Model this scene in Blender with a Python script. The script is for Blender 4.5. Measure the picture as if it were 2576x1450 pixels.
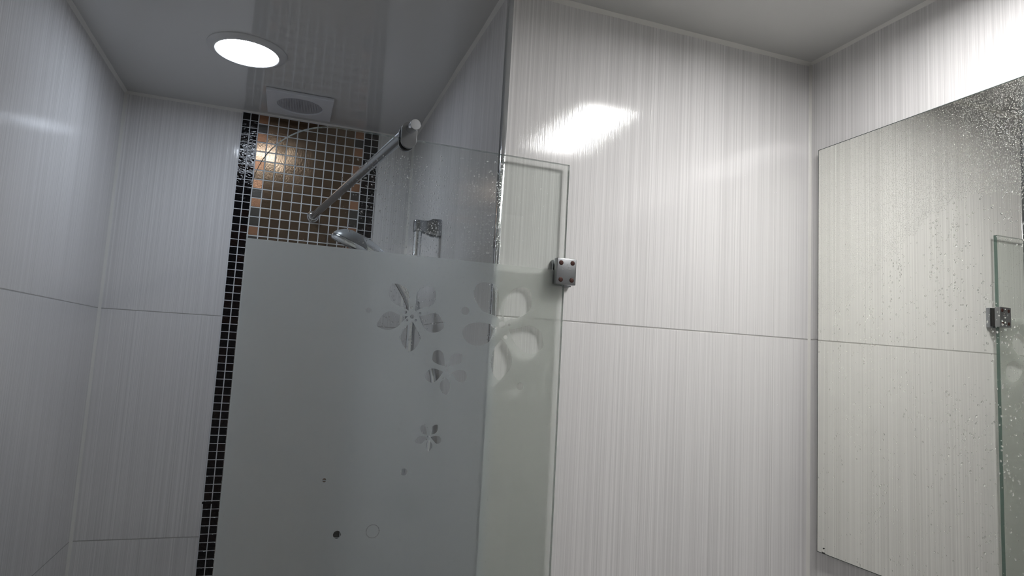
import bpy, bmesh, math, random
from mathutils import Vector, Matrix, noise
from mathutils.geometry import delaunay_2d_cdt

random.seed(7)
for o in list(bpy.data.objects):
    bpy.data.objects.remove(o)
SC = bpy.context.scene
COL = SC.collection

# ------------------------------------------------------------------ camera, world, exposure
FPX = 1621.56
CAM = Vector((0.0, 0.0, 1.58))
RIGHT = Vector((0.94124585, -0.33325875, 0.05472533))
DOWN = Vector((0.08695139, 0.08255473, -0.99278607))
FWD = Vector((0.32633681, 0.9392142, 0.10668161))
cd = bpy.data.cameras.new('camera')
cam = bpy.data.objects.new('camera', cd)
COL.objects.link(cam)
cd.sensor_width = 36.0
cd.sensor_fit = 'HORIZONTAL'
cd.lens = 36.0 * FPX / 2576.0
cd.clip_start = 0.02
m = Matrix.Identity(4)
for i in range(3):
    m[i][0] = RIGHT[i]; m[i][1] = -DOWN[i]; m[i][2] = -FWD[i]; m[i][3] = CAM[i]
cam.matrix_world = m
SC.camera = cam

w = bpy.data.worlds.new('world'); SC.world = w; w.use_nodes = True
w.node_tree.nodes['Background'].inputs[0].default_value = (0.5, 0.52, 0.55, 1)
w.node_tree.nodes['Background'].inputs[1].default_value = 0.02
SC.view_settings.view_transform = 'Standard'
SC.view_settings.look = 'None'
SC.view_settings.gamma = 1.0
SC.view_settings.use_curve_mapping = False
SC.view_settings.exposure = 0.0
SC.cycles.use_denoising = True
SC.cycles.transparent_max_bounces = 24
SC.cycles.use_adaptive_sampling = True
SC.cycles.adaptive_threshold = 0.035
SC.cycles.max_bounces = 12
SC.cycles.transmission_bounces = 12
SC.cycles.glossy_bounces = 8
SC.cycles.sample_clamp_indirect = 0.0

SHOWER_LAMP = 40.0      # emission of the round downlight
ROOM_LAMP = 46.0        # emission of the long ceiling lamp

# ------------------------------------------------------------------ the room's main sizes (metres, floor = 0)
FZ = 1.58
ZC = 2.25               # ceiling
XL, XS, XR = -0.4705, 0.3347, 1.0278      # left wall, alcove side wall, mirror wall
YF, YB, YN = 1.0612, 1.9790, -0.75        # facing wall, shower back wall, wall behind the viewer
ROW = 1.6498            # height of a horizontal tile joint
GY0, GY1 = 1.043, 1.051 # shower screen, front and rear face


def ray(u, v):
    return RIGHT * ((u - 1288.0) / FPX) + DOWN * ((v - 725.0) / FPX) + FWD


def on_y(u, v, y):
    d = ray(u, v)
    return CAM + d * (y / d.y)


def on_x(u, v, x):
    d = ray(u, v)
    return CAM + d * (x / d.x)


# ------------------------------------------------------------------ tags and builders
def tag(o, label=None, cat=None, group=None, kind=None):
    if label: o['label'] = label
    if cat: o['category'] = cat
    if group: o['group'] = group
    if kind: o['kind'] = kind
    return o


def empty(name, loc, label, cat, group=None):
    o = bpy.data.objects.new(name, None)
    o.empty_display_size = 0.03
    COL.objects.link(o)
    o.location = loc
    return tag(o, label, cat, group)


def link(name, me, mats, parent=None, smooth=False):
    o = bpy.data.objects.new(name, me)
    COL.objects.link(o)
    if not isinstance(mats, (list, tuple)): mats = [mats]
    for mt in mats: me.materials.append(mt)
    if smooth:
        for p in me.polygons: p.use_smooth = True
    if parent:
        o.parent = parent
        o.matrix_parent_inverse = Matrix.Translation(-Vector(parent_world(parent)))
    return o


def parent_world(o):
    v = Vector((0, 0, 0))
    while o:
        v += o.location
        o = o.parent
    return v


def from_bm(name, bm, mats, parent=None, smooth=False, angle=None):
    me = bpy.data.meshes.new(name)
    bmesh.ops.recalc_face_normals(bm, faces=bm.faces)
    bm.to_mesh(me); bm.free()
    o = link(name, me, mats, parent, smooth)
    if smooth and angle:
        me.set_sharp_from_angle(angle=math.radians(angle))
    return o


def add_box(bm, x0, x1, y0, y1, z0, z1, bev=0.0, seg=2, mi=0):
    r = bmesh.ops.create_cube(bm, size=1.0)
    vs = r['verts']
    for v in vs:
        v.co = Vector((x0 + (v.co.x + .5) * (x1 - x0), y0 + (v.co.y + .5) * (y1 - y0), z0 + (v.co.z + .5) * (z1 - z0)))
    fs = {f for v in vs for f in v.link_faces}
    for f in fs: f.material_index = mi
    if bev > 0:
        es = {e for f in fs for e in f.edges}
        bmesh.ops.bevel(bm, geom=list(es), offset=bev, segments=seg, affect='EDGES', profile=0.5)


def add_lathe(bm, prof, M, seg=32, cap=True, mi=0):
    """prof: list of (r, h) along local z, placed by the matrix M"""
    rings = []
    for r, h in prof:
        if r < 1e-6:
            rings.append([bm.verts.new(M @ Vector((0, 0, h)))])
        else:
            rings.append([bm.verts.new(M @ Vector((r * math.cos(2 * math.pi * k / seg), r * math.sin(2 * math.pi * k / seg), h))) for k in range(seg)])
    for a, b in zip(rings[:-1], rings[1:]):
        for k in range(seg):
            k2 = (k + 1) % seg
            if len(a) == 1 and len(b) == 1: continue
            if len(a) == 1: f = bm.faces.new((a[0], b[k], b[k2]))
            elif len(b) == 1: f = bm.faces.new((a[k], b[0], a[k2]))
            else: f = bm.faces.new((a[k], b[k], b[k2], a[k2]))
            f.material_index = mi
    if cap:
        for rg in (rings[0], rings[-1]):
            if len(rg) > 2:
                f = bm.faces.new(rg); f.material_index = mi


def frame_z(origin, zdir, up=Vector((0, 0, 1))):
    z = Vector(zdir).normalized()
    if abs(z.dot(up)) > 0.98: up = Vector((0, 1, 0))
    x = up.cross(z).normalized()
    y = z.cross(x)
    M = Matrix.Identity(4)
    for i in range(3):
        M[i][0] = x[i]; M[i][1] = y[i]; M[i][2] = z[i]; M[i][3] = origin[i]
    return M


def catmull(pts, n=8, closed=False):
    out = []
    N = len(pts)
    rng = range(N) if closed else range(N - 1)
    for i in rng:
        if closed:
            p0, p1, p2, p3 = pts[(i - 1) % N], pts[i], pts[(i + 1) % N], pts[(i + 2) % N]
        else:
            p0, p1, p2, p3 = pts[max(i - 1, 0)], pts[i], pts[i + 1], pts[min(i + 2, N - 1)]
        for k in range(n):
            t = k / n
            out.append(0.5 * ((2 * p1) + (p2 - p0) * t + (2 * p0 - 5 * p1 + 4 * p2 - p3) * t * t + (3 * p1 - p0 - 3 * p2 + p3) * t ** 3))
    if not closed: out.append(pts[-1])
    return out


def add_tube(bm, pts, radii, seg=16, cap=True, flat=None):
    """sweep circles (or ellipses) along pts"""
    n = len(pts)
    rings = []
    prev = None
    for i, p in enumerate(pts):
        t = (pts[min(i + 1, n - 1)] - pts[max(i - 1, 0)]).normalized()
        if prev is None:
            a = t.orthogonal().normalized()
        else:
            a = (prev - t * prev.dot(t)).normalized()
        prev = a
        b = t.cross(a)
        r = radii[i] if isinstance(radii, (list, tuple)) else radii
        rings.append([bm.verts.new(p + (a * math.cos(2 * math.pi * k / seg) + b * math.sin(2 * math.pi * k / seg)) * r) for k in range(seg)])
    for a, b in zip(rings[:-1], rings[1:]):
        for k in range(seg):
            k2 = (k + 1) % seg
            bm.faces.new((a[k], b[k], b[k2], a[k2]))
    if cap:
        bm.faces.new(rings[0]); bm.faces.new(rings[-1])


def curve_sheet(name, loops, y0, y1, mat, parent=None):
    """filled outline(s) in the x-z plane with holes, given real thickness y0..y1"""
    cu = bpy.data.curves.new(name, 'CURVE')
    cu.dimensions = '2D'; cu.fill_mode = 'BOTH'
    cu.extrude = (y1 - y0) / 2
    for lp in loops:
        s = cu.splines.new('POLY')
        s.points.add(len(lp) - 1)
        for i, (x, z) in enumerate(lp): s.points[i].co = (x, z, 0, 1)
        s.use_cyclic_u = True
    tmp = bpy.data.objects.new('tmp', cu)
    COL.objects.link(tmp)
    dg = bpy.context.evaluated_depsgraph_get()
    me = bpy.data.meshes.new_from_object(tmp.evaluated_get(dg))
    me.materials.clear()
    bpy.data.objects.remove(tmp); bpy.data.curves.remove(cu)
    for v in me.vertices:
        x, z, t = v.co
        v.co = (x, (y0 + y1) / 2 - t, z)
    bm = bmesh.new(); bm.from_mesh(me)
    bmesh.ops.remove_doubles(bm, verts=bm.verts, dist=1e-6)
    bmesh.ops.recalc_face_normals(bm, faces=bm.faces)
    bm.to_mesh(me); bm.free()
    return link(name, me, mat, parent)


# ------------------------------------------------------------------ materials
def new_mat(name):
    mt = bpy.data.materials.new(name); mt.use_nodes = True
    nt = mt.node_tree
    return mt, nt, nt.nodes.get('Principled BSDF'), nt.nodes.get('Material Output')


def plain(name, col, rough=0.5, metal=0.0, spec=0.5, bump=None, **kw):
    mt, nt, b, out = new_mat(name)
    b.inputs['Base Color'].default_value = (*col, 1)
    b.inputs['Roughness'].default_value = rough
    b.inputs['Metallic'].default_value = metal
    b.inputs['Specular IOR Level'].default_value = spec
    for k, v in kw.items(): b.inputs[k.replace('_', ' ')].default_value = v
    if bump:
        sc_, st_, dist_ = bump
        tc = nt.nodes.new('ShaderNodeTexCoord'); nz = nt.nodes.new('ShaderNodeTexNoise')
        nz.inputs['Scale'].default_value = sc_; nz.inputs['Detail'].default_value = 3
        bp = nt.nodes.new('ShaderNodeBump'); bp.inputs['Strength'].default_value = st_; bp.inputs['Distance'].default_value = dist_
        nt.links.new(tc.outputs['Object'], nz.inputs['Vector'])
        nt.links.new(nz.outputs['Fac'], bp.inputs['Height'])
        nt.links.new(bp.outputs['Normal'], b.inputs['Normal'])
    return mt


def math_node(nt, op, a, b=None, c=None):
    n = nt.nodes.new('ShaderNodeMath'); n.operation = op
    for i, v in enumerate((a, b, c)):
        if v is None: continue
        if isinstance(v, (int, float)): n.inputs[i].default_value = v
        else: nt.links.new(v, n.inputs[i])
    return n.outputs[0]


def tile_material():
    mt, nt, b, out = new_mat('striped_wall_tile')
    uv = nt.nodes.new('ShaderNodeUVMap'); uv.uv_map = 'metres'
    sp = nt.nodes.new('ShaderNodeSeparateXYZ'); nt.links.new(uv.outputs[0], sp.inputs[0])
    u, v = sp.outputs[0], sp.outputs[1]
    tu = math_node(nt, 'DIVIDE', u, 0.3); tv = math_node(nt, 'DIVIDE', v, 0.6)
    iu = math_node(nt, 'FLOOR', tu); iv = math_node(nt, 'FLOOR', tv)
    # every tile has its own run of stripes
    idx = math_node(nt, 'ADD', math_node(nt, 'MULTIPLY', iu, 7.31), math_node(nt, 'MULTIPLY', iv, 3.17))
    wn = nt.nodes.new('ShaderNodeTexWhiteNoise'); wn.noise_dimensions = '1D'; nt.links.new(idx, wn.inputs['W'])
    off = math_node(nt, 'MULTIPLY', wn.outputs['Value'], 37.0)
    uu = math_node(nt, 'ADD', u, off)
    def stripes(freq, vstretch, detail=1.0):
        n = nt.nodes.new('ShaderNodeTexNoise'); n.noise_dimensions = '2D'
        n.inputs['Scale'].default_value = 1.0; n.inputs['Detail'].default_value = detail
        cb = nt.nodes.new('ShaderNodeCombineXYZ')
        nt.links.new(math_node(nt, 'MULTIPLY', uu, freq), cb.inputs[0])
        nt.links.new(math_node(nt, 'MULTIPLY', v, vstretch), cb.inputs[1])
        nt.links.new(cb.outputs[0], n.inputs['Vector'])
        return n.outputs['Fac']
    s1 = stripes(640.0, 0.9); s2 = stripes(215.0, 0.4, 2.0); s3 = stripes(38.0, 0.5)
    s = math_node(nt, 'ADD', math_node(nt, 'MULTIPLY', s1, 0.50), math_node(nt, 'ADD', math_node(nt, 'MULTIPLY', s2, 0.38), math_node(nt, 'MULTIPLY', s3, 0.12)))
    cr = nt.nodes.new('ShaderNodeValToRGB'); nt.links.new(s, cr.inputs[0])
    cr.color_ramp.elements[0].position = 0.34; cr.color_ramp.elements[0].color = (0.61, 0.602, 0.602, 1)
    cr.color_ramp.elements[1].position = 0.66; cr.color_ramp.elements[1].color = (0.79, 0.78, 0.78, 1)
    # joints: a thin grouted groove
    def edge(t, size, wid):
        fr = math_node(nt, 'FRACT', t)
        d = math_node(nt, 'MULTIPLY', math_node(nt, 'MINIMUM', fr, math_node(nt, 'SUBTRACT', 1.0, fr)), size)
        mr = nt.nodes.new('ShaderNodeMapRange'); mr.interpolation_type = 'SMOOTHSTEP'
        nt.links.new(d, mr.inputs['Value'])
        mr.inputs['From Min'].default_value = wid * 0.4; mr.inputs['From Max'].default_value = wid
        return mr.outputs[0]
    jv = edge(tv, 0.6, 0.0017); ju = edge(tu, 0.3, 0.0009)
    j = math_node(nt, 'MINIMUM', jv, math_node(nt, 'ADD', math_node(nt, 'MULTIPLY', ju, 0.22), 0.78))
    mx = nt.nodes.new('ShaderNodeMix'); mx.data_type = 'RGBA'
    nt.links.new(math_node(nt, 'MINIMUM', jv, math_node(nt, 'MAXIMUM', ju, 0.78)), mx.inputs['Factor'])
    mx.inputs['A'].default_value = (0.42, 0.41, 0.40, 1)
    nt.links.new(cr.outputs[0], mx.inputs['B'])
    nt.links.new(mx.outputs['Result'], b.inputs['Base Color'])
    b.inputs['Roughness'].default_value = 0.10
    b.inputs['IOR'].default_value = 1.5
    bp1 = nt.nodes.new('ShaderNodeBump'); bp1.inputs['Strength'].default_value = 0.8; bp1.inputs['Distance'].default_value = 0.00018
    nt.links.new(s, bp1.inputs['Height'])
    bp2 = nt.nodes.new('ShaderNodeBump'); bp2.inputs['Strength'].default_value = 0.7; bp2.inputs['Distance'].default_value = 0.0008
    nt.links.new(j, bp2.inputs['Height']); nt.links.new(bp1.outputs[0], bp2.inputs['Normal'])
    nt.links.new(bp2.outputs[0], b.inputs['Normal'])
    return mt


def glass_material(name, tint, edge=False):
    """clear flat glass: see-through with a Fresnel reflection on each face"""
    mt, nt, b, out = new_mat(name)
    nt.nodes.remove(b)
    geo = nt.nodes.new('ShaderNodeNewGeometry')
    ior = math_node(nt, 'ADD', math_node(nt, 'MULTIPLY', geo.outputs['Backfacing'], 1 / 1.5 - 1.5), 1.5)
    fr = nt.nodes.new('ShaderNodeFresnel'); nt.links.new(ior, fr.inputs['IOR'])
    tr = nt.nodes.new('ShaderNodeBsdfTransparent'); tr.inputs[0].default_value = (*tint, 1)
    gl = nt.nodes.new('ShaderNodeBsdfGlossy'); gl.inputs['Roughness'].default_value = 0.02
    mx = nt.nodes.new('ShaderNodeMixShader')
    nt.links.new(fr.outputs[0], mx.inputs[0]); nt.links.new(tr.outputs[0], mx.inputs[1]); nt.links.new(gl.outputs[0], mx.inputs[2])
    nt.links.new(mx.outputs[0], out.inputs[0])
    return mt


def frost_material():
    mt, nt, b, out = new_mat('frosted_film')
    nt.nodes.remove(b)
    g = nt.nodes.new('ShaderNodeBsdfGlass'); g.inputs['Roughness'].default_value = 0.42; g.inputs['IOR'].default_value = 1.22
    g.inputs['Color'].default_value = (0.985, 0.99, 0.985, 1)
    tl = nt.nodes.new('ShaderNodeBsdfTranslucent'); tl.inputs[0].default_value = (0.98, 0.99, 0.98, 1)
    df = nt.nodes.new('ShaderNodeBsdfDiffuse'); df.inputs[0].default_value = (0.42, 0.45, 0.45, 1)
    m1 = nt.nodes.new('ShaderNodeMixShader'); m1.inputs[0].default_value = 0.03
    m2 = nt.nodes.new('ShaderNodeMixShader'); m2.inputs[0].default_value = 0.28
    nt.links.new(tl.outputs[0], m1.inputs[1]); nt.links.new(df.outputs[0], m1.inputs[2])
    nt.links.new(g.outputs[0], m2.inputs[1]); nt.links.new(m1.outputs[0], m2.inputs[2])
    nt.links.new(m2.outputs[0], out.inputs[0])
    return mt


def water_material():
    mt, nt, b, out = new_mat('water')
    nt.nodes.remove(b)
    g = nt.nodes.new('ShaderNodeBsdfGlass'); g.inputs['Roughness'].default_value = 0.0; g.inputs['IOR'].default_value = 1.33
    nt.links.new(g.outputs[0], out.inputs[0])
    return mt


def lamp_material(name, col, strength):
    mt, nt, b, out = new_mat(name)
    nt.nodes.remove(b)
    e = nt.nodes.new('ShaderNodeEmission'); e.inputs[0].default_value = (*col, 1); e.inputs[1].default_value = strength
    nt.links.new(e.outputs[0], out.inputs[0])
    return mt


def mosaic_material(name, cols, metal, rough, nscale, nstretch, bstr, bdist, coat=0.0, coat_rough=0.03, warp=0.0):
    """foil-backed glass tesserae: random tone per tile, fibrous relief"""
    mt, nt, b, out = new_mat(name)
    geo = nt.nodes.new('ShaderNodeNewGeometry')
    cr = nt.nodes.new('ShaderNodeValToRGB')
    nt.links.new(geo.outputs['Random Per Island'], cr.inputs[0])
    cr.color_ramp.elements[0].color = (*cols[0], 1); cr.color_ramp.elements[1].color = (*cols[-1], 1)
    for i, c in enumerate(cols[1:-1]):
        e = cr.color_ramp.elements.new((i + 1) / (len(cols) - 1)); e.color = (*c, 1)
    nt.links.new(cr.outputs[0], b.inputs['Base Color'])
    b.inputs['Metallic'].default_value = metal; b.inputs['Roughness'].default_value = rough
    b.inputs['Coat Weight'].default_value = coat; b.inputs['Coat Roughness'].default_value = coat_rough
    tc = nt.nodes.new('ShaderNodeTexCoord')
    # shift the relief from tile to tile
    sh = nt.nodes.new('ShaderNodeVectorMath'); sh.operation = 'SCALE'
    nt.links.new(geo.outputs['Random Per Island'], sh.inputs['Scale']); sh.inputs[0].default_value = (3.0, 1.0, 5.0)
    ad = nt.nodes.new('ShaderNodeVectorMath'); ad.operation = 'ADD'
    nt.links.new(tc.outputs['Object'], ad.inputs[0]); nt.links.new(sh.outputs[0], ad.inputs[1])
    mp = nt.nodes.new('ShaderNodeMapping'); mp.inputs['Scale'].default_value = nstretch
    mp.inputs['Rotation'].default_value = (0, math.radians(18), 0)
    nt.links.new(ad.outputs[0], mp.inputs[0])
    nz = nt.nodes.new('ShaderNodeTexNoise'); nz.inputs['Scale'].default_value = nscale; nz.inputs['Detail'].default_value = 2; nz.inputs['Distortion'].default_value = warp
    nt.links.new(mp.outputs[0], nz.inputs['Vector'])
    bp = nt.nodes.new('ShaderNodeBump'); bp.inputs['Strength'].default_value = bstr; bp.inputs['Distance'].default_value = bdist
    nt.links.new(nz.outputs['Fac'], bp.inputs['Height']); nt.links.new(bp.outputs[0], b.inputs['Normal'])
    return mt


M_TILE = tile_material()
M_CEIL = plain('glossy_ceiling_panel', (0.60, 0.60, 0.59), 0.07, spec=0.62, bump=(9.0, 0.25, 0.001))
M_FLOOR = plain('floor_tile', (0.74, 0.73, 0.71), 0.4, bump=(30, 0.2, 0.001))
M_CAULK = plain('silicone_bead', (0.72, 0.71, 0.68), 0.35, bump=(120, 0.4, 0.001))
M_CHROME = plain('chrome', (0.72, 0.74, 0.77), 0.09, 1.0, bump=(260, 0.12, 0.0004))
M_CHROME_OLD = plain('spotted_chrome', (0.38, 0.395, 0.42), 0.24, 1.0, bump=(900, 0.12, 0.0003))
M_SATIN = plain('worn_chrome_face', (0.31, 0.32, 0.33), 0.32, 1.0, bump=(1200, 0.2, 0.0003))
M_STAMP = plain('raised_bright_metal', (0.9, 0.9, 0.9), 0.2, 1.0)
M_RUST = plain('rusted_screw', (0.05, 0.018, 0.014), 0.5, 0.55, bump=(900, 0.6, 0.0005))
M_DARK = plain('dark_gap', (0.02, 0.02, 0.02), 0.6)
M_WHITE = plain('white_plastic', (0.62, 0.62, 0.62), 0.35)
M_VENT = plain('vent_plastic', (0.66, 0.67, 0.70), 0.3)
M_MESH = plain('vent_mesh', (0.52, 0.52, 0.55), 0.6)
M_GREY = plain('grey_plastic', (0.24, 0.25, 0.26), 0.28)
M_GROUT = plain('mosaic_grout', (0.66, 0.67, 0.69), 0.7, bump=(400, 0.4, 0.001))
M_GLASS = glass_material('clear_glass', (0.980, 0.992, 0.981))
M_GEDGE = plain('glass_edge', (0.10, 0.17, 0.145), 0.08, spec=0.8, Transmission_Weight=0.55)
M_FROST = frost_material()
M_WATER = water_material()
M_MIRROR = plain('silvered_glass', (0.93, 0.94, 0.89), 0.0, 1.0)
M_MEDGE = plain('mirror_edge', (0.05, 0.065, 0.06), 0.2)
M_BROWN = mosaic_material('brown_foil_glass', [(0.165, 0.108, 0.066), (0.195, 0.128, 0.08), (0.145, 0.094, 0.058), (0.21, 0.14, 0.088)], 0.8, 0.20, 560, (1.0, 1.0, 0.30), 0.28, 0.0010, coat=0.12, coat_rough=0.02)
M_COPPER = mosaic_material('copper_foil_glass', [(0.36, 0.18, 0.10), (0.29, 0.145, 0.08), (0.42, 0.215, 0.12)], 0.75, 0.34, 600, (1, 1, 0.7), 0.6, 0.0010, coat=0.3)
M_SLATE = mosaic_material('grey_brown_glass', [(0.055, 0.047, 0.040), (0.042, 0.036, 0.030), (0.07, 0.06, 0.052)], 0.3, 0.35, 300, (1, 1, 0.5), 0.5, 0.0008, coat=0.2)
M_BLACK = mosaic_material('black_rippled_glass', [(0.004, 0.004, 0.005), (0.006, 0.005, 0.006), (0.012, 0.006, 0.005)], 0.0, 0.05, 46, (1, 1, 2.2), 0.17, 0.005, coat=0.0, warp=1.6)
M_BLACK.node_tree.nodes['Principled BSDF'].inputs['Specular IOR Level'].default_value = 0.28

# ------------------------------------------------------------------ the setting
def slab(name, x0, x1, y0, y1, z0, z1, mat, ux=0.0, uy=0.0, bm_extra=None):
    bm = bmesh.new()
    add_box(bm, x0, x1, y0, y1, z0, z1)
    bmesh.ops.recalc_face_normals(bm, faces=bm.faces)
    lay = bm.loops.layers.uv.new('metres')
    for f in bm.faces:
        n = f.normal
        for l in f.loops:
            c = l.vert.co
            if abs(n.y) > 0.7: l[lay].uv = (c.x - ux, c.z - ROW)
            elif abs(n.x) > 0.7: l[lay].uv = (c.y - uy, c.z - ROW)
            else: l[lay].uv = (c.x, c.y)
    me = bpy.data.meshes.new(name); bm.to_mesh(me); bm.free()
    o = link(name, me, mat)
    o['kind'] = 'structure'
    return o


T = 0.06
slab('floor', XL - T, XR + T, YN - T, YB + T, -0.06, 0.0, M_FLOOR)
slab('floor', XL + 0.001, XS - 0.001, 1.0, YB - 0.001, 0.0, 0.012, plain('grey_shower_floor', (0.09, 0.09, 0.09), 0.5, bump=(60, 0.3, 0.001)))  # unseen slab, added dark to cut bounce light behind the frosting
slab('ceiling', XL - T, XR + T, YN - T, YB + T, ZC, ZC + 0.06, M_CEIL)
slab('wall_left', XL - T, XL, YN, YB + T, 0, ZC, M_TILE, uy=1.4882)
slab('wall_back', XL, XS, YB, YB + T, 0, ZC, M_TILE, ux=-0.1705)
slab('wall_alcove', XS, XS + T, YF, YB + T, 0, ZC, M_TILE, ux=0.6352, uy=1.1928)
slab('wall_front', XS + T, XR + T, YF, YF + T, 0, ZC, M_TILE, ux=0.6352)
slab('wall_right', XR, XR + T, YN, YF, 0, ZC, M_TILE, uy=0.8856)
slab('wall_rear', XL - T, XR + T, YN - T, YN, 0, ZC, M_TILE, ux=0.1)


def bead(name, pts, inward_a, inward_b, size):
    """thin silicone fillet running along an inner corner"""
    bm = bmesh.new()
    a, b = Vector(pts[0]), Vector(pts[1])
    n = 60
    ia, ib = Vector(inward_a), Vector(inward_b)
    rings = []
    for i in range(n + 1):
        p = a.lerp(b, i / n)
        s = size * (1 + 0.28 * noise.noise(p * 11.0))
        mid = (ia + ib) * s * 0.46
        rings.append([bm.verts.new(p), bm.verts.new(p + ia * s), bm.verts.new(p + mid), bm.verts.new(p + ib * s)])
    for r, q in zip(rings[:-1], rings[1:]):
        for k in range(4):
            bm.faces.new((r[k], r[(k + 1) % 4], q[(k + 1) % 4], q[k]))
    o = from_bm(name, bm, M_CAULK, smooth=True, angle=60)
    o['kind'] = 'structure'
    return o


X_, Y_, Z_ = Vector((1, 0, 0)), Vector((0, 1, 0)), Vector((0, 0, 1))
bead('trim_1', ((XL, YN, ZC), (XL, YB, ZC)), X_, -Z_, 0.0065)
bead('trim_2', ((XL, YB, ZC), (XS, YB, ZC)), -Y_, -Z_, 0.0065)
bead('trim_3', ((XS, YB, ZC), (XS, YF, ZC)), -X_, -Z_, 0.0065)
bead('trim_4', ((XS, YF, ZC), (XR, YF, ZC)), -Y_, -Z_, 0.0065)
bead('trim_5', ((XR, YF, ZC), (XR, YN, ZC)), -X_, -Z_, 0.0055)
bead('trim_6', ((XL, YB, 0), (XL, YB, ZC)), X_, -Y_, 0.006)
bead('trim_7', ((XS, YB, 0), (XS, YB, ZC)), -X_, -Y_, 0.006)
bead('trim_8', ((XR, YF, 0), (XR, YF, ZC)), -X_, -Y_, 0.0045)

# polished metal edge profile on the outer corner of the shower alcove
bm = bmesh.new()
add_box(bm, XS - 0.0012, XS + 0.0075, YF - 0.0012, YF + 0.013, 0.0, ZC - 0.001, 0.0006, 2)
o = from_bm('trim_9', bm, M_CHROME, smooth=True, angle=35); o['kind'] = 'structure'

# ------------------------------------------------------------------ lamps
# round downlight in the shower
dc = Vector((-0.1365, 1.555, ZC))
dl = empty('ceiling_downlight', dc, 'round white recessed downlight glowing in the shower ceiling', 'ceiling light')
bm = bmesh.new()
Md = Matrix.Translation(dc) @ Matrix.Rotation(math.pi, 4, 'X')
add_lathe(bm, [(0.0865, -0.0005), (0.0865, 0.0018), (0.084, 0.004), (0.074, 0.0085), (0.0705, 0.0095), (0.0685, 0.0085), (0.0685, 0.003)], Md, 72, cap=False)
from_bm('bezel', bm, M_WHITE, dl, smooth=True, angle=45)
bm = bmesh.new()
add_lathe(bm, [(0.0690, 0.0045), (0.068, 0.0072), (0.05, 0.0080), (0.0, 0.0082)], Md, 64, cap=False)
tag(from_bm('diffuser', bm, lamp_material('cool_white_diffuser', (0.80, 0.88, 1.0), SHOWER_LAMP), dl, smooth=True), 'glowing bluish-white diffuser disc')

# long surface-mounted lamp on the ceiling in front of the mirror (seen as a reflection on the tiles)
lx0, lx1, ly0, ly1 = 0.676, 0.812, 0.300, 0.690
lc = Vector(((lx0 + lx1) / 2, (ly0 + ly1) / 2, ZC))
cl = empty('ceiling_lamp', lc, 'long white box lamp on the ceiling beside the mirror', 'ceiling light')
bm = bmesh.new(); add_box(bm, lx0 - 0.004, lx1 + 0.004, ly0 - 0.004, ly1 + 0.004, ZC - 0.003, ZC - 0.0002, 0.0005)
from_bm('base_plate', bm, M_WHITE, cl)
bm = bmesh.new()
for a in ((lx0 - 0.004, lx0, ly0 - 0.004, ly1 + 0.004), (lx1, lx1 + 0.004, ly0 - 0.004, ly1 + 0.004), (lx0, lx1, ly0 - 0.004, ly0), (lx0, lx1, ly1, ly1 + 0.004)):
    add_box(bm, a[0], a[1], a[2], a[3], ZC - 0.022, ZC - 0.002)  # unseen lip, dropped below the diffuser to cut light on the upper walls
from_bm('frame', bm, M_WHITE, cl)
bm = bmesh.new(); add_box(bm, lx0 + 0.0005, lx1 - 0.0005, ly0 + 0.0005, ly1 - 0.0005, ZC - 0.0145, ZC - 0.0035, 0.001, 2)
from_bm('diffuser', bm, lamp_material('warm_white_diffuser', (1.0, 0.985, 0.968), ROOM_LAMP), cl, smooth=True, angle=40)
bm = bmesh.new()
add_lathe(bm, [(0.0001, 0), (0.008, 0), (0.008, 0.004), (0.005, 0.007), (0.0001, 0.008)], Matrix.Translation(lc - Z_ * 0.0143 + Y_ * 0.1) @ Matrix.Rotation(math.pi, 4, 'X'), 24, cap=False)
from_bm('knob', bm, M_WHITE, cl, smooth=True, angle=40)

# ------------------------------------------------------------------ extractor vent
vc = Vector((-0.014, 1.843, ZC))
vt = empty('ceiling_vent', vc, 'square pale plastic extractor vent with round grille above the mosaic', 'vent')
h = 0.0865
sq = [(-h, -h), (h, -h), (h, h), (-h, h)]
circ = [(0.060 * math.cos(t * math.pi / 32), 0.060 * math.sin(t * math.pi / 32)) for t in range(64)]
fr = curve_sheet('faceplate', [sq, circ], -0.004, 0.004, M_VENT, vt)
for v in fr.data.vertices:
    x, t, z = v.co
    k = 1.0 if t < 0 else 1.0
    v.co = (vc.x + x, vc.y + z, ZC - 0.005 + (0.0045 if t > 0 else -0.0045))
bv = fr.modifiers.new('bevel', 'BEVEL'); bv.width = 0.0018; bv.segments = 2; bv.limit_method = 'ANGLE'
bm = bmesh.new()
add_lathe(bm, [(0.064, 0.001), (0.064, 0.0035), (0.0595, 0.006), (0.0, 0.0045)], Matrix.Translation(vc) @ Matrix.Rotation(math.pi, 4, 'X'), 48, cap=False)
for i in range(-13, 14):
    x = i * 0.0042
    L = math.sqrt(max(0.057 ** 2 - x * x, 1e-5))
    add_box(bm, vc.x + x - 0.0007, vc.x + x + 0.0007, vc.y - L, vc.y + L, ZC - 0.0075, ZC - 0.0045)
tag(from_bm('grille', bm, M_MESH, vt), 'darker round grille')

# ------------------------------------------------------------------ mosaic
mx0 = -0.1687
PB, PN = 0.0220, 0.0276      # pitch of the black and of the brown tesserae
bx0 = mx0 + 2 * PB + 0.0005
bx1 = bx0 + 11 * PN
mx1 = bx1 + 2 * PB + 0.0005
mo = empty('mosaic_panel', (0.5 * (mx0 + mx1), YB, 0.0), 'tall strip of small brown glass mosaic bordered with black, set in the shower back wall', 'mosaic')
bm = bmesh.new(); add_box(bm, mx0 - 0.0012, mx1 + 0.0012, YB - 0.0030, YB + 0.001, 0.002, ZC - 0.004)
tag(from_bm('grout', bm, M_GROUT, mo), 'pale grey grout between the tesserae')


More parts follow.
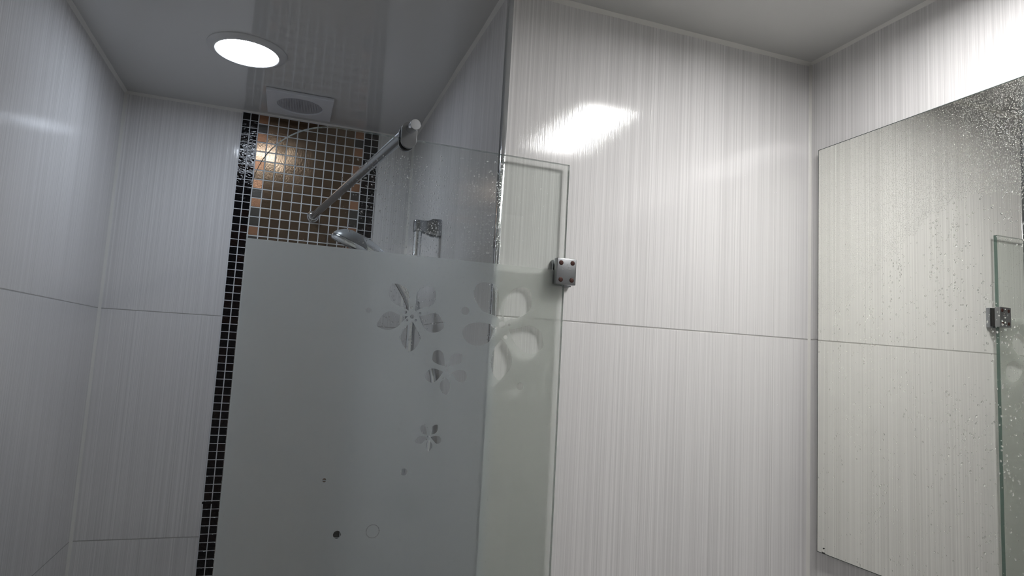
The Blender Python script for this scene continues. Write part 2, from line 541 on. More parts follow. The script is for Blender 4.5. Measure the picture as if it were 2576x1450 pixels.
def tessera(bm, x0, x1, z0, z1, mi=0, tilt=0.0):
    yb, yf = YB - 0.0028, YB - 0.0038
    c = 0.0006
    t1, t2 = random.uniform(-tilt, tilt), random.uniform(-tilt, tilt)
    cx, cz = (x0 + x1) / 2, (z0 + z1) / 2
    def P(x, z, y): return bm.verts.new((x, y + (x - cx) * t1 + (z - cz) * t2 if y < yb - 1e-5 else y, z))
    A = [P(x0, z0, yb), P(x1, z0, yb), P(x1, z1, yb), P(x0, z1, yb)]
    B = [P(x0, z0, yf + c), P(x1, z0, yf + c), P(x1, z1, yf + c), P(x0, z1, yf + c)]
    Cc = [P(x0 + c, z0 + c, yf), P(x1 - c, z0 + c, yf), P(x1 - c, z1 - c, yf), P(x0 + c, z1 - c, yf)]
    for a, b in ((A, B), (B, Cc)):
        for k in range(4):
            f = bm.faces.new((a[k], a[(k + 1) % 4], b[(k + 1) % 4], b[k])); f.material_index = mi
    f = bm.faces.new(Cc); f.material_index = mi


top = ZC - 0.0045
g = 0.00150
bm = bmesh.new()
nrow = int(top / PN)
pat = ['c', 's', 'c', 'b', 'b', 'c', 'b', 'c', 's', 'c', 's', 's', 'c', 's', 'c', 'b', 'c', 's']
for r in range(nrow):
    for c in range(11):
        x0 = bx0 + c * PN + g * random.uniform(0.85, 1.15); x1 = bx0 + (c + 1) * PN - g * random.uniform(0.85, 1.15)
        z1 = top - r * PN - g; z0 = top - (r + 1) * PN + g
        mi = 0
        if c in (0, 10):
            k = pat[r % len(pat)] if c == 0 else pat[(r + (0 if r < 3 else 1)) % len(pat)]
            mi = {'c': 1, 's': 2, 'b': 0}[k]
        tessera(bm, x0, x1, z0, z1, mi, 0.012)
tag(from_bm('brown_field', bm, [M_BROWN, M_COPPER, M_SLATE], mo), 'bronze-brown tesserae with copper and grey ones down both sides')
for side, x in ((0, mx0), (1, bx1 + 0.0005)):
    bm = bmesh.new()
    for r in range(int(top / PB)):
        for c in range(2):
            x0 = x + c * PB + 0.00125; x1 = x + (c + 1) * PB - 0.00125
            z1 = top - r * PB - 0.0010; z0 = top - (r + 1) * PB + 0.0010
            tessera(bm, x0 + random.uniform(-.0002, .0002), x1, z0 + random.uniform(-.0002, .0002), z1, 0, 0.010)
    if side == 0:      # broken grout, blackened
        p = on_y(512, 1265, YB)
        add_box(bm, mx0 - 0.0022, mx0 + PB + 0.003, YB - 0.0038, YB - 0.002, p.z - 0.0035, p.z + 0.003, 0.0008, 1)
    tag(from_bm('black_border', bm, M_BLACK, mo), 'double column of rippled black tesserae')

# ------------------------------------------------------------------ shower screen
GX0, GX1, GZB, GZT = -0.067, 0.4600, 0.02, FZ + 0.3515
R = 0.123
cx, cz = GX0 + R, GZT - R
outl = [(GX0, GZB), (GX1, GZB), (GX1, GZT)] + [(cx + R * math.cos(math.pi / 2 + a * math.pi / 2 / 28), cz + R * math.sin(math.pi / 2 + a * math.pi / 2 / 28)) for a in range(29)]
scr = empty('shower_screen', ((GX0 + GX1) / 2, (GY0 + GY1) / 2, GZB), 'fixed glass shower screen, frosted below with clear flower cut-outs, rounded top corner', 'shower screen')
bm = bmesh.new()
fv = [bm.verts.new((x, GY0, z)) for x, z in outl]
bvv = [bm.verts.new((x, GY1, z)) for x, z in outl]
bm.faces.new(fv); bm.faces.new(list(reversed(bvv)))
for k in range(len(outl)):
    k2 = (k + 1) % len(outl)
    f = bm.faces.new((fv[k], fv[k2], bvv[k2], bvv[k])); f.material_index = 1
tag(from_bm('glass_pane', bm, [M_GLASS, M_GEDGE], scr), 'clear greenish glass pane')

FY = 1.0512


def petal(pts, ox, oy, s, n=7):
    """outline read off the photograph, first point is the sharp tip"""
    q = [on_y(ox + x * s, oy + y * s, FY) for x, y in pts]
    q = [Vector((a.x, a.z, 0)) for a in q]
    sm = catmull(q + [q[0]], n)[:-1]
    return [(a.x, a.y) for a in sm]


def disc(u, v, rpx, n=24):
    c = on_y(u, v, FY); e = on_y(u + rpx, v, FY)
    r = (e - c).length
    return [(c.x + r * math.cos(2 * math.pi * k / n), c.z + r * math.sin(2 * math.pi * k / n)) for k in range(n)]


a_ = (940, 700, .1379)
b_ = (1150, 680, .2208)
c_ = (1000, 840, .1241)
d_ = (750, 1000, .3104)
holes = [
    petal([(640, 595), (545, 535), (400, 480), (310, 390), (275, 270), (295, 170), (345, 110), (430, 105), (530, 140), (612, 205), (645, 290), (642, 430)], *a_),
    petal([(742, 610), (772, 430), (785, 300), (825, 220), (900, 170), (980, 150), (1085, 157), (1130, 245), (1135, 340), (1100, 455), (1020, 510), (900, 545), (815, 575)], *a_),
    petal([(628, 700), (480, 675), (340, 612), (240, 620), (150, 690), (90, 780), (55, 865), (150, 925), (290, 945), (430, 890), (520, 800)], *a_),
    petal([(828, 688), (940, 680), (1020, 650), (1100, 638), (1180, 672), (1250, 760), (1285, 860), (1270, 920), (1180, 980), (1050, 992), (940, 930), (875, 820)], *a_),
    petal([(715, 800), (780, 920), (835, 1030), (852, 1110), (820, 1200), (750, 1290), (665, 1340), (595, 1300), (520, 1200), (492, 1080), (530, 970), (620, 850)], *a_),
    petal([(505, 568), (480, 400), (470, 250), (430, 170), (330, 140), (250, 150), (205, 205), (192, 290), (230, 380), (300, 470), (420, 515)], *b_),
    petal([(540, 592), (528, 500), (545, 400), (575, 300), (640, 220), (710, 195), (800, 207), (845, 270), (855, 370), (830, 450), (760, 515), (660, 548), (590, 570)], *b_),
    petal([(588, 680), (700, 660), (800, 635), (880, 650), (960, 710), (978, 800), (985, 860), (940, 920), (860, 955), (780, 945), (700, 890), (640, 800)], *b_),
    petal([(512, 782), (570, 860), (610, 950), (625, 1040), (600, 1130), (530, 1210), (478, 1255), (425, 1210), (390, 1110), (395, 990), (430, 880)], *b_),
    petal([(462, 652), (350, 608), (230, 598), (120, 622), (60, 700), (95, 800), (200, 860), (320, 845), (400, 770)], *b_),
    petal([(960, 655), (880, 640), (780, 600), (712, 540), (715, 420), (745, 360), (795, 338), (865, 342), (925, 400), (950, 510)], *c_),
    petal([(1045, 655), (1062, 500), (1110, 425), (1200, 398), (1305, 415), (1320, 500), (1290, 590), (1180, 632)], *c_),
    petal([(925, 775), (790, 718), (700, 705), (630, 740), (585, 800), (555, 885), (605, 955), (700, 995), (780, 960), (865, 865)], *c_),
    petal([(1095, 792), (1200, 742), (1300, 735), (1380, 780), (1402, 870), (1375, 955), (1290, 990), (1210, 950), (1150, 880)], *c_),
    petal([(990, 895), (1050, 960), (1070, 1060), (1050, 1160), (985, 1240), (905, 1180), (860, 1100), (868, 1000), (920, 935)], *c_),
    petal([(1042, 306), (1010, 295), (990, 262), (996, 235), (1018, 222), (1034, 246), (1042, 275)], *d_),
    petal([(1076, 303), (1080, 255), (1096, 230), (1130, 224), (1133, 262), (1112, 292)], *d_),
    petal([(1040, 326), (1008, 314), (975, 320), (948, 357), (968, 374), (1000, 376), (1024, 350)], *d_),
    petal([(1072, 324), (1110, 313), (1146, 320), (1161, 350), (1148, 371), (1120, 376), (1094, 350)], *d_),
    petal([(1057, 338), (1078, 366), (1086, 402), (1054, 440), (1038, 410), (1042, 370)], *d_),
    disc(1057, 788, 3.2), disc(1020, 786, 4.0), disc(1035, 774, 3.4), disc(1024, 806, 3.0), disc(1046, 806, 3.2), disc(1037, 797, 5.0),
    disc(1259, 799, 5.0), disc(1263, 817, 8.0), disc(1271.5, 849, 5.0), disc(1281, 818, 3.2),
    disc(1123, 922, 3.0), disc(1125, 934, 4.2), disc(1132, 944, 3.0), disc(1115, 952, 2.4),
    disc(1078, 1099, 3.2), disc(1072, 1106, 2.0),
    disc(927.6, 781, 7.0), disc(1171, 782.5, 10.0), disc(1308.5, 972, 9.0),
    disc(815.8, 1209, 5.2), disc(1016.3, 1188, 8.6), disc(847.5, 1346, 9.8), disc(937.3, 1337.6, 17.4),
]
f0, f1 = on_y(620, 601, FY), on_y(1248, 662, FY)
zt = (f0.z + f1.z) / 2


def inside(p, poly):
    c = False; x, y = p; n = len(poly)
    for i in range(n):
        x1, y1 = poly[i]; x2, y2 = poly[i - 1]
        if (y1 > y) != (y2 > y) and x < (x2 - x1) * (y - y1) / (y2 - y1) + x1: c = not c
    return c


def film_sheet(name, outline, cuts, islands, y0, y1, mat, parent):
    """thin sheet in the x-z plane with cut-outs (and islands left inside them)"""
    V, Ed = [], []
    for lp in [outline] + cuts + islands:
        b = len(V)
        V += [Vector(p) for p in lp]
        Ed += [(b + i, b + (i + 1) % len(lp)) for i in range(len(lp))]
    ov, oe, of, *_ = delaunay_2d_cdt(V, Ed, [], 0, 1e-7)
    boxes = [(min(p[0] for p in c), max(p[0] for p in c), min(p[1] for p in c), max(p[1] for p in c), c) for c in cuts]
    bm = bmesh.new()
    bv = [bm.verts.new((p.x, y0, p.y)) for p in ov]
    for f in of:
        c = sum((ov[i] for i in f), Vector((0, 0))) / len(f)
        if not inside(c, outline): continue
        if any(a <= c.x <= b and d <= c.y <= e and inside(c, q) for a, b, d, e, q in boxes) and not any(inside(c, q) for q in islands): continue
        bm.faces.new([bv[i] for i in f])
    bmesh.ops.delete(bm, geom=[v for v in bm.verts if not v.link_faces], context='VERTS')
    r = bmesh.ops.extrude_face_region(bm, geom=list(bm.faces))
    for v in [g_ for g_ in r['geom'] if isinstance(g_, bmesh.types.BMVert)]: v.co.y = y1
    return from_bm(name, bm, mat, parent)


film = [(GX0 + 0.0006, GZB + 0.002), (GX1 - 0.0006, GZB + 0.002), (GX1 - 0.0006, zt), (GX0 + 0.0006, zt)]
tag(film_sheet('frosted_film', film, holes, [disc(937.3, 1337.6, 15.2)], GY1 + 0.0001, GY1 + 0.0005, M_FROST, scr), 'matt grey frosting with clear flowers, dots and a ring')

# wall clamp that holds the screen
ck = empty('glass_clamp', (0.4575, YF - 0.015, FZ + 0.155), 'square chrome wall clamp with four rusty screws holding the screen', 'glass clamp')
CX0, CX1, CZ0, CZ1 = 0.4388, 0.4762, FZ + 0.1318, FZ + 0.1782
bm = bmesh.new(); add_box(bm, CX0, CX1, 1.030, 1.0425, CZ0, CZ1, 0.0011, 3)
tag(from_bm('front_plate', bm, M_SATIN, ck, smooth=True, angle=30), 'spotted dull chrome front plate')
bm = bmesh.new(); add_box(bm, CX0 + 0.001, CX1 + 0.0015, 1.0518, YF - 0.0001, CZ0 - 0.0012, CZ1 - 0.001, 0.0011, 3)
from_bm('back_plate', bm, M_CHROME_OLD, ck, smooth=True, angle=30)
bm = bmesh.new(); add_box(bm, GX1 + 0.001, CX1 - 0.002, 1.0423, 1.0520, CZ0 + 0.002, CZ1 - 0.002, 0.0005, 1)
add_box(bm, CX0 + 0.001, GX1 + 0.0009, 1.0424, 1.0430, CZ0 + 0.001, CZ1 - 0.001)
from_bm('gasket', bm, M_DARK, ck)
for (u, v) in ((1412, 661), (1440.5, 663), (1410.5, 703.5), (1438, 706)):
    c = on_y(u, v, 1.0300)
    bm = bmesh.new()
    Ms = frame_z((c.x, 1.0301, c.z), (0, -1, 0))
    add_lathe(bm, [(0.0042, -0.001), (0.0042, 0.0003), (0.0037, 0.0008), (0.0024, 0.0010), (0.0, 0.0010)], Ms, 28, cap=False)
    sc = from_bm('screw', bm, M_RUST, ck, smooth=True, angle=40)
    sc['label'] = 'rusty brown cross-head screw'
    bm = bmesh.new()
    ang = random.uniform(0, 1.5)
    for k in range(2):
        b2 = bmesh.new(); add_box(b2, -0.0021, 0.0021, -0.00042, 0.00042, 0.0007, 0.00115)
        b2.transform(Ms @ Matrix.Rotation(ang + k * math.pi / 2, 4, 'Z'))
        me = bpy.data.meshes.new('t'); b2.to_mesh(me); b2.free(); bm.from_mesh(me); bpy.data.meshes.remove(me)
    from_bm('cross_slot', bm, M_DARK, sc)
bm = bmesh.new()
for (u0, v0, u1, v1, t) in ((1424.5, 666.0, 1428.6, 666.5, .00035), (1428.9, 672.0, 1434.8, 672.6, .0004), (1425.8, 678.4, 1436.9, 679.2, .00045), (1431.3, 673.4, 1431.8, 678.0, .0003), (1414.0, 677.3, 1419.7, 678.0, .00045), (1415.4, 670.3, 1416.0, 677.0, .00025)):
    p, q = on_y(u0, v0, 1.03), on_y(u1, v1, 1.03)
    d = (q - p); L = d.length
    Mb = frame_z((p + q) / 2, d.normalized(), Vector((0, 1, 0)))
    b2 = bmesh.new(); add_box(b2, -t, t, -0.0002, 0.0002, -L / 2, L / 2, 0.0001, 1); b2.transform(Mb)
    me = bpy.data.meshes.new('t'); b2.to_mesh(me); b2.free(); bm.from_mesh(me); bpy.data.meshes.remove(me)
tag(from_bm('raised_mark', bm, M_STAMP, ck), 'small raised bright strokes')

# ------------------------------------------------------------------ support bar from screen to back wall
ce = on_y(1045.5, 313.5, 1.010); pb = on_y(787, 545, YB - 0.012)
pa = ce + (pb - ce) * ((1.040 - ce.y) / (pb.y - ce.y))
zz = (pa.z + pb.z) / 2
dirb = (pb - pa).normalized()
sb = empty('support_bar', pb, 'round chrome stay bar running from the screen top to the mosaic wall', 'support bar')
bm = bmesh.new(); add_tube(bm, [pa + dirb * 0.006, pa.lerp(pb, 0.5), pb + dirb * 0.004], 0.0093, 32)
from_bm('bar', bm, M_CHROME_OLD, sb, smooth=True, angle=50)
bm = bmesh.new()
Mf = frame_z((pb.x, YB - 0.0046, pb.z), (0, -1, 0))
add_lathe(bm, [(0.0175, -0.002), (0.0175, 0.0035), (0.0162, 0.006), (0.0145, 0.0068), (0.0138, 0.0075), (0.0132, 0.0135), (0.0120, 0.0155), (0.0093, 0.0162)], Mf, 40, cap=True)
from_bm('wall_flange', bm, M_CHROME, sb, smooth=True, angle=50)


def tongue(cx, z0, z1, hw, y0, y1, n=16):
    """pill-shaped plate"""
    o = []
    for k in range(n + 1):
        a = math.pi * k / n
        o.append((cx + hw * math.cos(a), z1 - hw + hw * math.sin(a)))
    for k in range(n + 1):
        a = math.pi + math.pi * k / n
        o.append((cx + hw * math.cos(a), z0 + hw + hw * math.sin(a)))
    return o


tc0 = on_y(1029.5, 373, 1.036); tc1 = on_y(1034, 303, 1.036)
hw = 0.0128
tcx = pa.x - 0.0012
z0, z1 = tc0.z, pa.z + hw * 0.92
for nm, ya, yb in (('front_jaw', 1.0350, 1.0405), ('rear_jaw', 1.0535, 1.0590)):
    lp = tongue(tcx + (0 if nm == 'front_jaw' else -0.0012), z0, z1, hw, ya, yb)
    o = curve_sheet(nm, [lp], ya, yb, M_SATIN if nm == 'front_jaw' else M_CHROME_OLD, sb)
    b3 = o.modifiers.new('bevel', 'BEVEL'); b3.width = 0.0011; b3.segments = 3; b3.limit_method = 'ANGLE'
bm = bmesh.new()
for ya, yb in ((1.0405, 1.0428), (1.0512, 1.0535)):
    add_lathe(bm, [(0.0118, 0), (0.0118, yb - ya)], frame_z((tcx, ya, z0 + hw), (0, 1, 0)), 28)
from_bm('rubber_washer', bm, M_DARK, sb)
bm = bmesh.new()
add_lathe(bm, [(0.0080, -0.001), (0.0080, 0.014)], frame_z((pa.x, 1.0395, pa.z), (0, 1, 0)), 28)
from_bm('bridge', bm, M_CHROME_OLD, sb, smooth=True, angle=40)
bm = bmesh.new()
ca = pa - dirb * 0.0035
Mc = frame_z(ca, (ce - ca).normalized())
L = (ce - ca).length
add_lathe(bm, [(0.0082, 0), (0.0082, L - 0.001), (0.0086, L - 0.0008)], Mc, 36, cap=False)
stub = from_bm('stub', bm, M_CHROME, sb, smooth=True, angle=40)
bm = bmesh.new()
add_lathe(bm, [(0.0086, L - 0.0012), (0.0089, L - 0.0006), (0.0089, L + 0.0006), (0.0084, L + 0.0011), (0.0, L + 0.0012)], Mc, 36, cap=False)
from_bm('end_cap', bm, M_SATIN, sb, smooth=True, angle=20)

# ------------------------------------------------------------------ slide rail on the alcove side wall
RX, RY = 0.2805, 1.515
rt, rb = FZ + 0.3147, FZ - 0.36
rl = empty('slide_rail', (XS, RY, (rt + rb) / 2), 'vertical chrome shower rail on the alcove side wall', 'shower rail')
bm = bmesh.new(); add_tube(bm, [Vector((RX, RY, rb)), Vector((RX, RY, rt - 0.006))], 0.0100, 32)
from_bm('rail', bm, M_CHROME, rl, smooth=True, angle=50)


def bracket(ztop, flip):
    bm = bmesh.new()
    secs = [(RX - 0.0118, -0.030, -0.001, 0.004), (RX - 0.0100, -0.0300, 0.0, 0.0085), (RX - 0.004, -0.0300, 0.0, 0.0120), (RX + 0.004, -0.0300, 0.0, 0.0122), (RX + 0.012, -0.0305, 0.0, 0.0105),
            (RX + 0.022, -0.0330, 0.0005, 0.0100), (RX + 0.028, -0.0350, 0.0035, 0.0115), (RX + 0.033, -0.0370, 0.0060, 0.0140), (XS - 0.004, -0.0380, 0.0070, 0.0150), (XS - 0.0002, -0.0375, 0.0065, 0.0148)]
    rings = []
    for x, a, b, hy in secs:
        if flip: a, b = -b - 0.03, -a - 0.03
        za, zb = ztop + a, ztop + b
        ring = []
        n = 20
        for k in range(n):
            t = 2 * math.pi * k / n
            cy, sy = math.cos(t), math.sin(t)
            e = 0.45
            ring.append(bm.verts.new((x, RY + hy * math.copysign(abs(cy) ** e, cy), (za + zb) / 2 + (zb - za) / 2 * math.copysign(abs(sy) ** e, sy))))
        rings.append(ring)
    for p, q in zip(rings[:-1], rings[1:]):
        for k in range(20): bm.faces.new((p[k], p[(k + 1) % 20], q[(k + 1) % 20], q[k]))
    bm.faces.new(rings[0]); bm.faces.new(rings[-1])
    return from_bm('wall_bracket', bm, M_CHROME_OLD, rl, smooth=True, angle=50)


bracket(rt, False)
bracket(rb + 0.028, True)

# hand shower, its holder on the rail and the hose
HY = 1.497
hs = empty('hand_shower', on_y(1040, 770, HY), 'chrome hand shower tilted down from its rail holder, half behind the frosting', 'hand shower')
hp = [on_y(u, v, HY + dy) for u, v, dy in ((868, 604, -.004), (900, 612, -.004), (935, 630, -.003), (968, 657, 0), (998, 693, 0), (1022, 732, 0), (1040, 775, 0.002), (1048, 800, 0.004))]
hp = catmull(hp, 6)
n = len(hp)
rad = []
for i in range(n):
    t = i / (n - 1)
    rad.append(0.004 + 0.018 * min(1, t / 0.12) if t < 0.12 else 0.022 - 0.0085 * min(1, (t - 0.12) / 0.33) + (0.0015 * math.sin((t - 0.45) * 6) if t > 0.45 else 0))
bm = bmesh.new(); add_tube(bm, hp, rad, 28)
from_bm('handle', bm, M_CHROME, hs, smooth=True, angle=60)
# spray head: a disc whose rim runs down to the right in the view
hc = on_y(884, 608, HY)
ax_a = (on_y(925, 632, HY) - on_y(828, 582, HY)).normalized()
nrm = Vector((ax_a.z, 0, -ax_a.x))
if nrm.z > 0: nrm = -nrm
nrm = (nrm + Vector((0, 0.13, 0))).normalized()
Mh = frame_z(hc, nrm)
bm = bmesh.new()
add_lathe(bm, [(0.0, -0.024), (0.012, -0.0235), (0.026, -0.019), (0.038, -0.010), (0.0435, -0.003), (0.0445, 0.0005)], Mh, 56, cap=False)
from_bm('back_shell', bm, M_GREY, hs, smooth=True, angle=50)
bm = bmesh.new()
add_lathe(bm, [(0.0430, 0.0002), (0.0430, 0.0012)], Mh, 56, cap=False)
from_bm('seam', bm, M_DARK, hs)
bm = bmesh.new()
add_lathe(bm, [(0.0448, 0.0012), (0.0462, 0.003), (0.0462, 0.009), (0.0445, 0.0125), (0.0415, 0.0140), (0.0400, 0.0128)], Mh, 56, cap=False)
rim = from_bm('rim', bm, M_CHROME, hs, smooth=True, angle=50)
bm = bmesh.new()
for k in range(56):
    a = 2 * math.pi * k / 56
    b2 = bmesh.new(); add_box(b2, 0.0448, 0.0466, -0.0007, 0.0007, 0.0045, 0.0085); b2.transform(Mh @ Matrix.Rotation(a, 4, 'Z'))
    me = bpy.data.meshes.new('t'); b2.to_mesh(me); b2.free(); bm.from_mesh(me); bpy.data.meshes.remove(me)
from_bm('slot_ring', bm, M_DARK, rim)
bm = bmesh.new()
add_lathe(bm, [(0.0405, 0.0128), (0.030, 0.0132), (0.0, 0.0134)], Mh, 56, cap=False)
for rr, cnt in ((0.034, 26), (0.026, 20), (0.018, 14), (0.010, 8)):
    for k in range(cnt):
        a = 2 * math.pi * k / cnt
        add_lathe(bm, [(0.0012, 0.0125), (0.0011, 0.0148), (0.0, 0.0150)], Mh @ Matrix.Translation((rr * math.cos(a), rr * math.sin(a), 0)), 8, cap=False)
from_bm('spray_face', bm, M_GREY, hs, smooth=True, angle=50)

hz = on_y(1040, 782, RY).z
bm = bmesh.new()
add_lathe(bm, [(0.0102, -0.022), (0.0145, -0.022), (0.0155, -0.020), (0.0155, 0.020), (0.0145, 0.022), (0.0102, 0.022)], Matrix.Translation((RX, RY, hz)), 32, cap=False)
ho = from_bm('sliding_holder', bm, M_CHROME_OLD, rl, smooth=True, angle=40)
bm = bmesh.new()
add_lathe(bm, [(0.006, 0.0), (0.006, 0.018), (0.0125, 0.020), (0.0135, 0.034), (0.0115, 0.037), (0.0, 0.0375)], frame_z((RX + 0.012, RY, hz + 0.006), (0.9, -0.2, 0.35)), 28, cap=False)
from_bm('knob', bm, M_CHROME, ho, smooth=True, angle=40)
bm = bmesh.new()
ht = (hp[-1] - hp[-8]).normalized()
Mg = frame_z(hp[-1] - ht * 0.012, ht)
add_lathe(bm, [(0.0128, -0.016), (0.0170, -0.016), (0.0165, 0.014), (0.0128, 0.014)], Mg, 32, cap=False)
from_bm('cradle', bm, M_CHROME_OLD, ho, smooth=True, angle=40)

ht0 = hp[-1]
hpath = [ht0] + [on_y(u, v, yy) for u, v, yy in ((1056, 822, 1.485), (1068, 862, 1.465), (1084, 920, 1.445), (1092, 975, 1.43), (1084, 1090, 1.42), (1062, 1240, 1.40), (1030, 1420, 1.38), (1000, 1620, 1.36), (980, 1780, 1.36))]
hpath = catmull(hpath, 75)
bm = bmesh.new()
add_tube(bm, hpath, [0.0072 + 0.0009 * (1 if i % 2 else -1) for i in range(len(hpath))], 14)
tag(from_bm('hose', bm, M_CHROME, hs, smooth=True), 'ribbed metal hose hanging down')

# ------------------------------------------------------------------ mirror
MX = 1.016
MY1, MZT, MZB = 1.0268, FZ + 0.4642, FZ - 0.3442
MY0 = 0.16
mr = empty('wall_mirror', (XR, (MY0 + MY1) / 2, (MZT + MZB) / 2), 'frameless rectangular mirror on the right wall, spattered with water', 'mirror')
bm = bmesh.new()
add_box(bm, MX, MX + 0.0050, MY0, MY1, MZB, MZT)
bmesh.ops.recalc_face_normals(bm, faces=bm.faces)
for f in bm.faces: f.material_index = 0 if f.normal.x < -0.9 else 1
bmesh.ops.inset_region(bm, faces=[f for f in bm.faces if f.normal.x < -0.9], thickness=0.0013, use_even_offset=True)
for f in bm.faces:
    if f.normal.x < -0.9 and f.calc_area() < 0.1: f.material_index = 1  # dark border painted in for the dark reflection of the bevelled rim
from_bm('mirror_glass', bm, [M_MIRROR, M_MEDGE], mr)
bm = bmesh.new(); add_box(bm, MX + 0.0050, XR + 0.0001, MY0 + 0.012, MY1 - 0.010, MZB + 0.012, MZT - 0.010)
tag(from_bm('backing_board', bm, M_MEDGE, mr), 'dark backing seen as a thin line')
bm = bmesh.new()
for pts in ([(2069.5, 1381), (2071, 1379), (2074, 1379.6), (2075.5, 1381.2), (2073, 1382.6), (2070.6, 1382.8)],
            [(2067, 1389.5), (2068.5, 1388.6), (2071, 1390.3), (2073.5, 1391.0), (2077, 1394.4), (2074, 1394.0), (2070, 1392.6)]):
    q = [on_x(u, v, MX) for u, v in pts]
    A = [bm.verts.new((MX - 0.0002, p.y, p.z)) for p in q]; B = [bm.verts.new((MX + 0.0002, p.y, p.z)) for p in q]
    bm.faces.new(A); bm.faces.new(B)
    for k in range(len(q)): bm.faces.new((A[k], A[(k + 1) % len(q)], B[(k + 1) % len(q)], B[k]))
tag(from_bm('tarnish_spot', bm, M_DARK, mr), 'black tarnish flecks at the lower corner')


# ------------------------------------------------------------------ water
def droplets(name, items, axis, sgn, label, cat='water droplets'):
    """items: (a, b, r, stretch, height) on the plane given by axis; domes with a flat foot"""
    verts, faces = [], []
    seg = 9
    prof = [(1.0, 0.0), (0.93, 0.42), (0.66, 0.80)]
    for (P, r, st, hh) in items:
        base = len(verts)
        ph = random.uniform(0, 6.28); wob = random.uniform(0.0, 0.22)
        def put(a, b, h):
            if axis == 'x': verts.append((P.x + sgn * h, P.y + a, P.z + b))
            else: verts.append((P.x + a, P.y + sgn * h, P.z + b))
        for pr, phh in prof:
            for k in range(seg):
                t = 2 * math.pi * k / seg
                q = r * pr * (1 + wob * math.sin(2 * t + ph))
                sag = -0.18 * r * (st) * phh
                put(q * math.cos(t), q * math.sin(t) * st + sag, phh * hh * r - (0.00006 if phh == 0 else 0))
        put(0, -0.2 * r * st, hh * r)
        apex = len(verts) - 1
        fl = (axis == 'x') == (sgn > 0)
        def F(*ix): faces.append(ix if fl else ix[::-1])
        for j in range(2):
            for k in range(seg):
                k2 = (k + 1) % seg
                F(base + j * seg + k, base + j * seg + k2, base + (j + 1) * seg + k2, base + (j + 1) * seg + k)
        for k in range(seg):
            F(base + 2 * seg + k, base + 2 * seg + (k + 1) % seg, apex)
        F(*[base + k for k in range(seg)][::-1])
    me = bpy.data.meshes.new(name); me.from_pydata(verts, [], faces); me.update()
    o = link(name, me, M_WATER)
    for i, p in enumerate(me.polygons): p.use_smooth = len(p.vertices) < seg
    return tag(o, label, cat, kind='stuff')


class Spread:
    """keeps drops apart"""
    def __init__(s, cell=0.004): s.c = cell; s.g = {}
    def ok(s, a, b, r):
        i, j = int(a // s.c), int(b // s.c)
        for x in (i - 1, i, i + 1):
            for y in (j - 1, j, j + 1):
                for (p, q, rr) in s.g.get((x, y), ()):
                    if (p - a) ** 2 + (q - b) ** 2 < (1.12 * (r + rr)) ** 2: return False
        s.g.setdefault((i, j), []).append((a, b, r))
        return True


# mirror: a dense band of spray under the top edge, run-off trails, scattered beads
sp = Spread(0.005)
its = []
def mdrop(y, z, r, st=1.0, h=0.42):
    if MY0 < y - r and y + r < MY1 - 0.001 and MZB + 0.002 < z < MZT - 0.002 and sp.ok(y, z, r):
        its.append((Vector((MX, y, z)), r, st, h))
low = [(1.03, .114), (.9425, .149), (.856, .215), (.78, .280), (.71, .300), (.645, .285), (.55, .27), (.40, .25)]
def lowz(y):
    for (a, za), (b, zb) in zip(low[:-1], low[1:]):
        if b <= y <= a: return FZ + za + (zb - za) * (a - y) / (a - b)
    return FZ + low[-1][1]
N = 0
for _ in range(30000):
    y = random.uniform(0.50, 1.026)
    zl = lowz(y) + 0.012 * noise.noise(Vector((y * 60, 0, 3)))
    t = random.random() ** 0.9
    z = MZT + (zl - MZT) * t
    far = (1.03 - y) / 0.4
    dens = 0.55 + 0.45 * min(1, far)
    if random.random() > dens: continue
    r = random.uniform(0.0003, 0.00055 + 0.0003 * min(1, far)) + 0.0008 * min(1.0, far) * (t ** 1.6) * random.random() ** 1.5 + 0.0003 * min(1.0, far) * random.random()
    mdrop(y, z, r, random.uniform(0.9, 1.15), random.uniform(0.35, 0.5))
for _ in range(26):
    y = random.uniform(0.52, 1.02); z = lowz(y)
    L = random.uniform(0.02, 0.16)
    zc = z
    while zc > z - L:
        mdrop(y + random.gauss(0, 0.0016), zc, random.uniform(0.0007, 0.0021), random.uniform(0.95, 1.25))
        zc -= random.uniform(0.0035, 0.012)
for _ in range(6800):
    y = random.uniform(0.52, 1.024); z = random.uniform(MZB, FZ + 0.30)
    d = 0.5 + 0.9 * noise.noise(Vector((y * 14, z * 9, 1.0)))
    far = (1.03 - y) / 0.4
    if random.random() > max(0.08, d) * (0.35 + 0.75 * min(1, far)): continue
    mdrop(y, z, random.uniform(0.0004, 0.0010) if random.random() < 0.6 else random.uniform(0.0009, 0.0018), random.uniform(0.95, 1.3))
droplets('water_droplets', its, 'x', -1, 'spray of water droplets beaded all over the wall mirror')

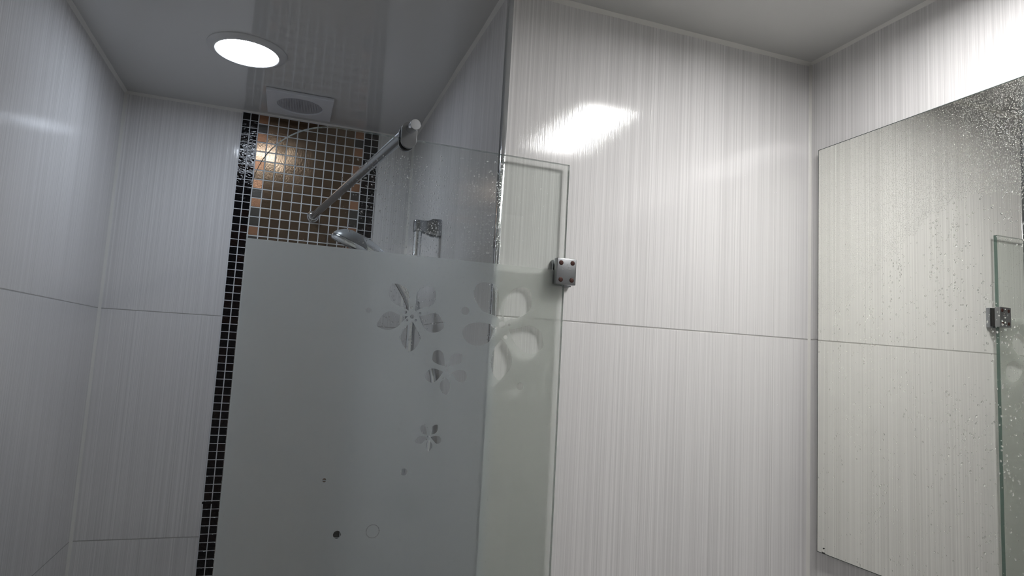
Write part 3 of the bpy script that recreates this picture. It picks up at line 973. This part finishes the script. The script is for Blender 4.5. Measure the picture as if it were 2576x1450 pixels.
# screen: spray on the clear upper glass and sparse beads over the frosting
sp = Spread(0.005)
its = []
def gdrop(u, v, r, st=1.0, h=0.45):
    if u > 1380 and 625 < v < 745: return
    p = on_y(u, v, GY0)
    if GX0 + 0.004 < p.x < GX1 - 0.004 and p.z < GZT - 0.004 and sp.ok(p.x, p.z, r):
        if p.x < cx and p.z > cz and (p.x - cx) ** 2 + (p.z - cz) ** 2 > (R - 0.004) ** 2: return
        its.append((Vector((p.x, GY0, p.z)), r, st, h))
for _ in range(3400):
    u = random.gauss(1090, 92); v = random.gauss(505 + (u - 1085) * 0.25, 64)
    if u < 860 or v < 392 or u > 1262 or v > 700: continue
    if 1005 < u < 1055 and v < 385: continue
    gdrop(u, v, random.uniform(0.0003, 0.0008) if random.random() < 0.8 else random.uniform(0.0008, 0.0016), random.uniform(0.95, 1.4))
for _ in range(800):
    u = random.gauss(1010, 130); v = random.uniform(600, 830)
    if u > 1240 or u < 640: continue
    gdrop(u, v, random.uniform(0.0004, 0.0011), random.uniform(0.95, 1.4))
for _ in range(230):
    gdrop(random.uniform(560, 1235), random.uniform(640, 1440), random.uniform(0.0006, 0.0019), random.uniform(0.9, 1.5), 0.6)
for _ in range(420):
    v = random.uniform(395, 1100) if random.random() < .8 else random.uniform(395, 1440)
    u = 1262 - (v - 387) * 0.0535 + random.gauss(0, 5)
    gdrop(u, v, random.uniform(0.0004, 0.0010), 1.1)
for _ in range(330):
    gdrop(random.uniform(1270, 1418), 390 + 700 * random.random() ** 1.5, random.uniform(0.0003, 0.0008), 1.1)
for _ in range(110):
    u = random.choice((1010, 1075, 1040, 985, 1090, 1215)) + random.gauss(0, 16); v = random.uniform(715, 880)
    gdrop(u, v, random.uniform(0.0006, 0.0015), random.uniform(1, 1.3))
droplets('water_droplets', its, 'y', -1, 'water droplets spattered over the glass shower screen')

# a few fine beads on the tiles next to the mirror
sp = Spread(0.005); its = []
for _ in range(330):
    u = random.gauss(1900, 90); v = 400 + 900 * random.random() ** 1.6
    if not (1600 < u < 2022): continue
    p = on_y(u, v, YF)
    r = random.uniform(0.0003, 0.0007)
    if sp.ok(p.x, p.z, r): its.append((Vector((p.x, YF, p.z)), r, 1.1, 0.4))
droplets('water_droplets', its, 'y', -1, 'fine water droplets on the striped tiles left of the mirror')
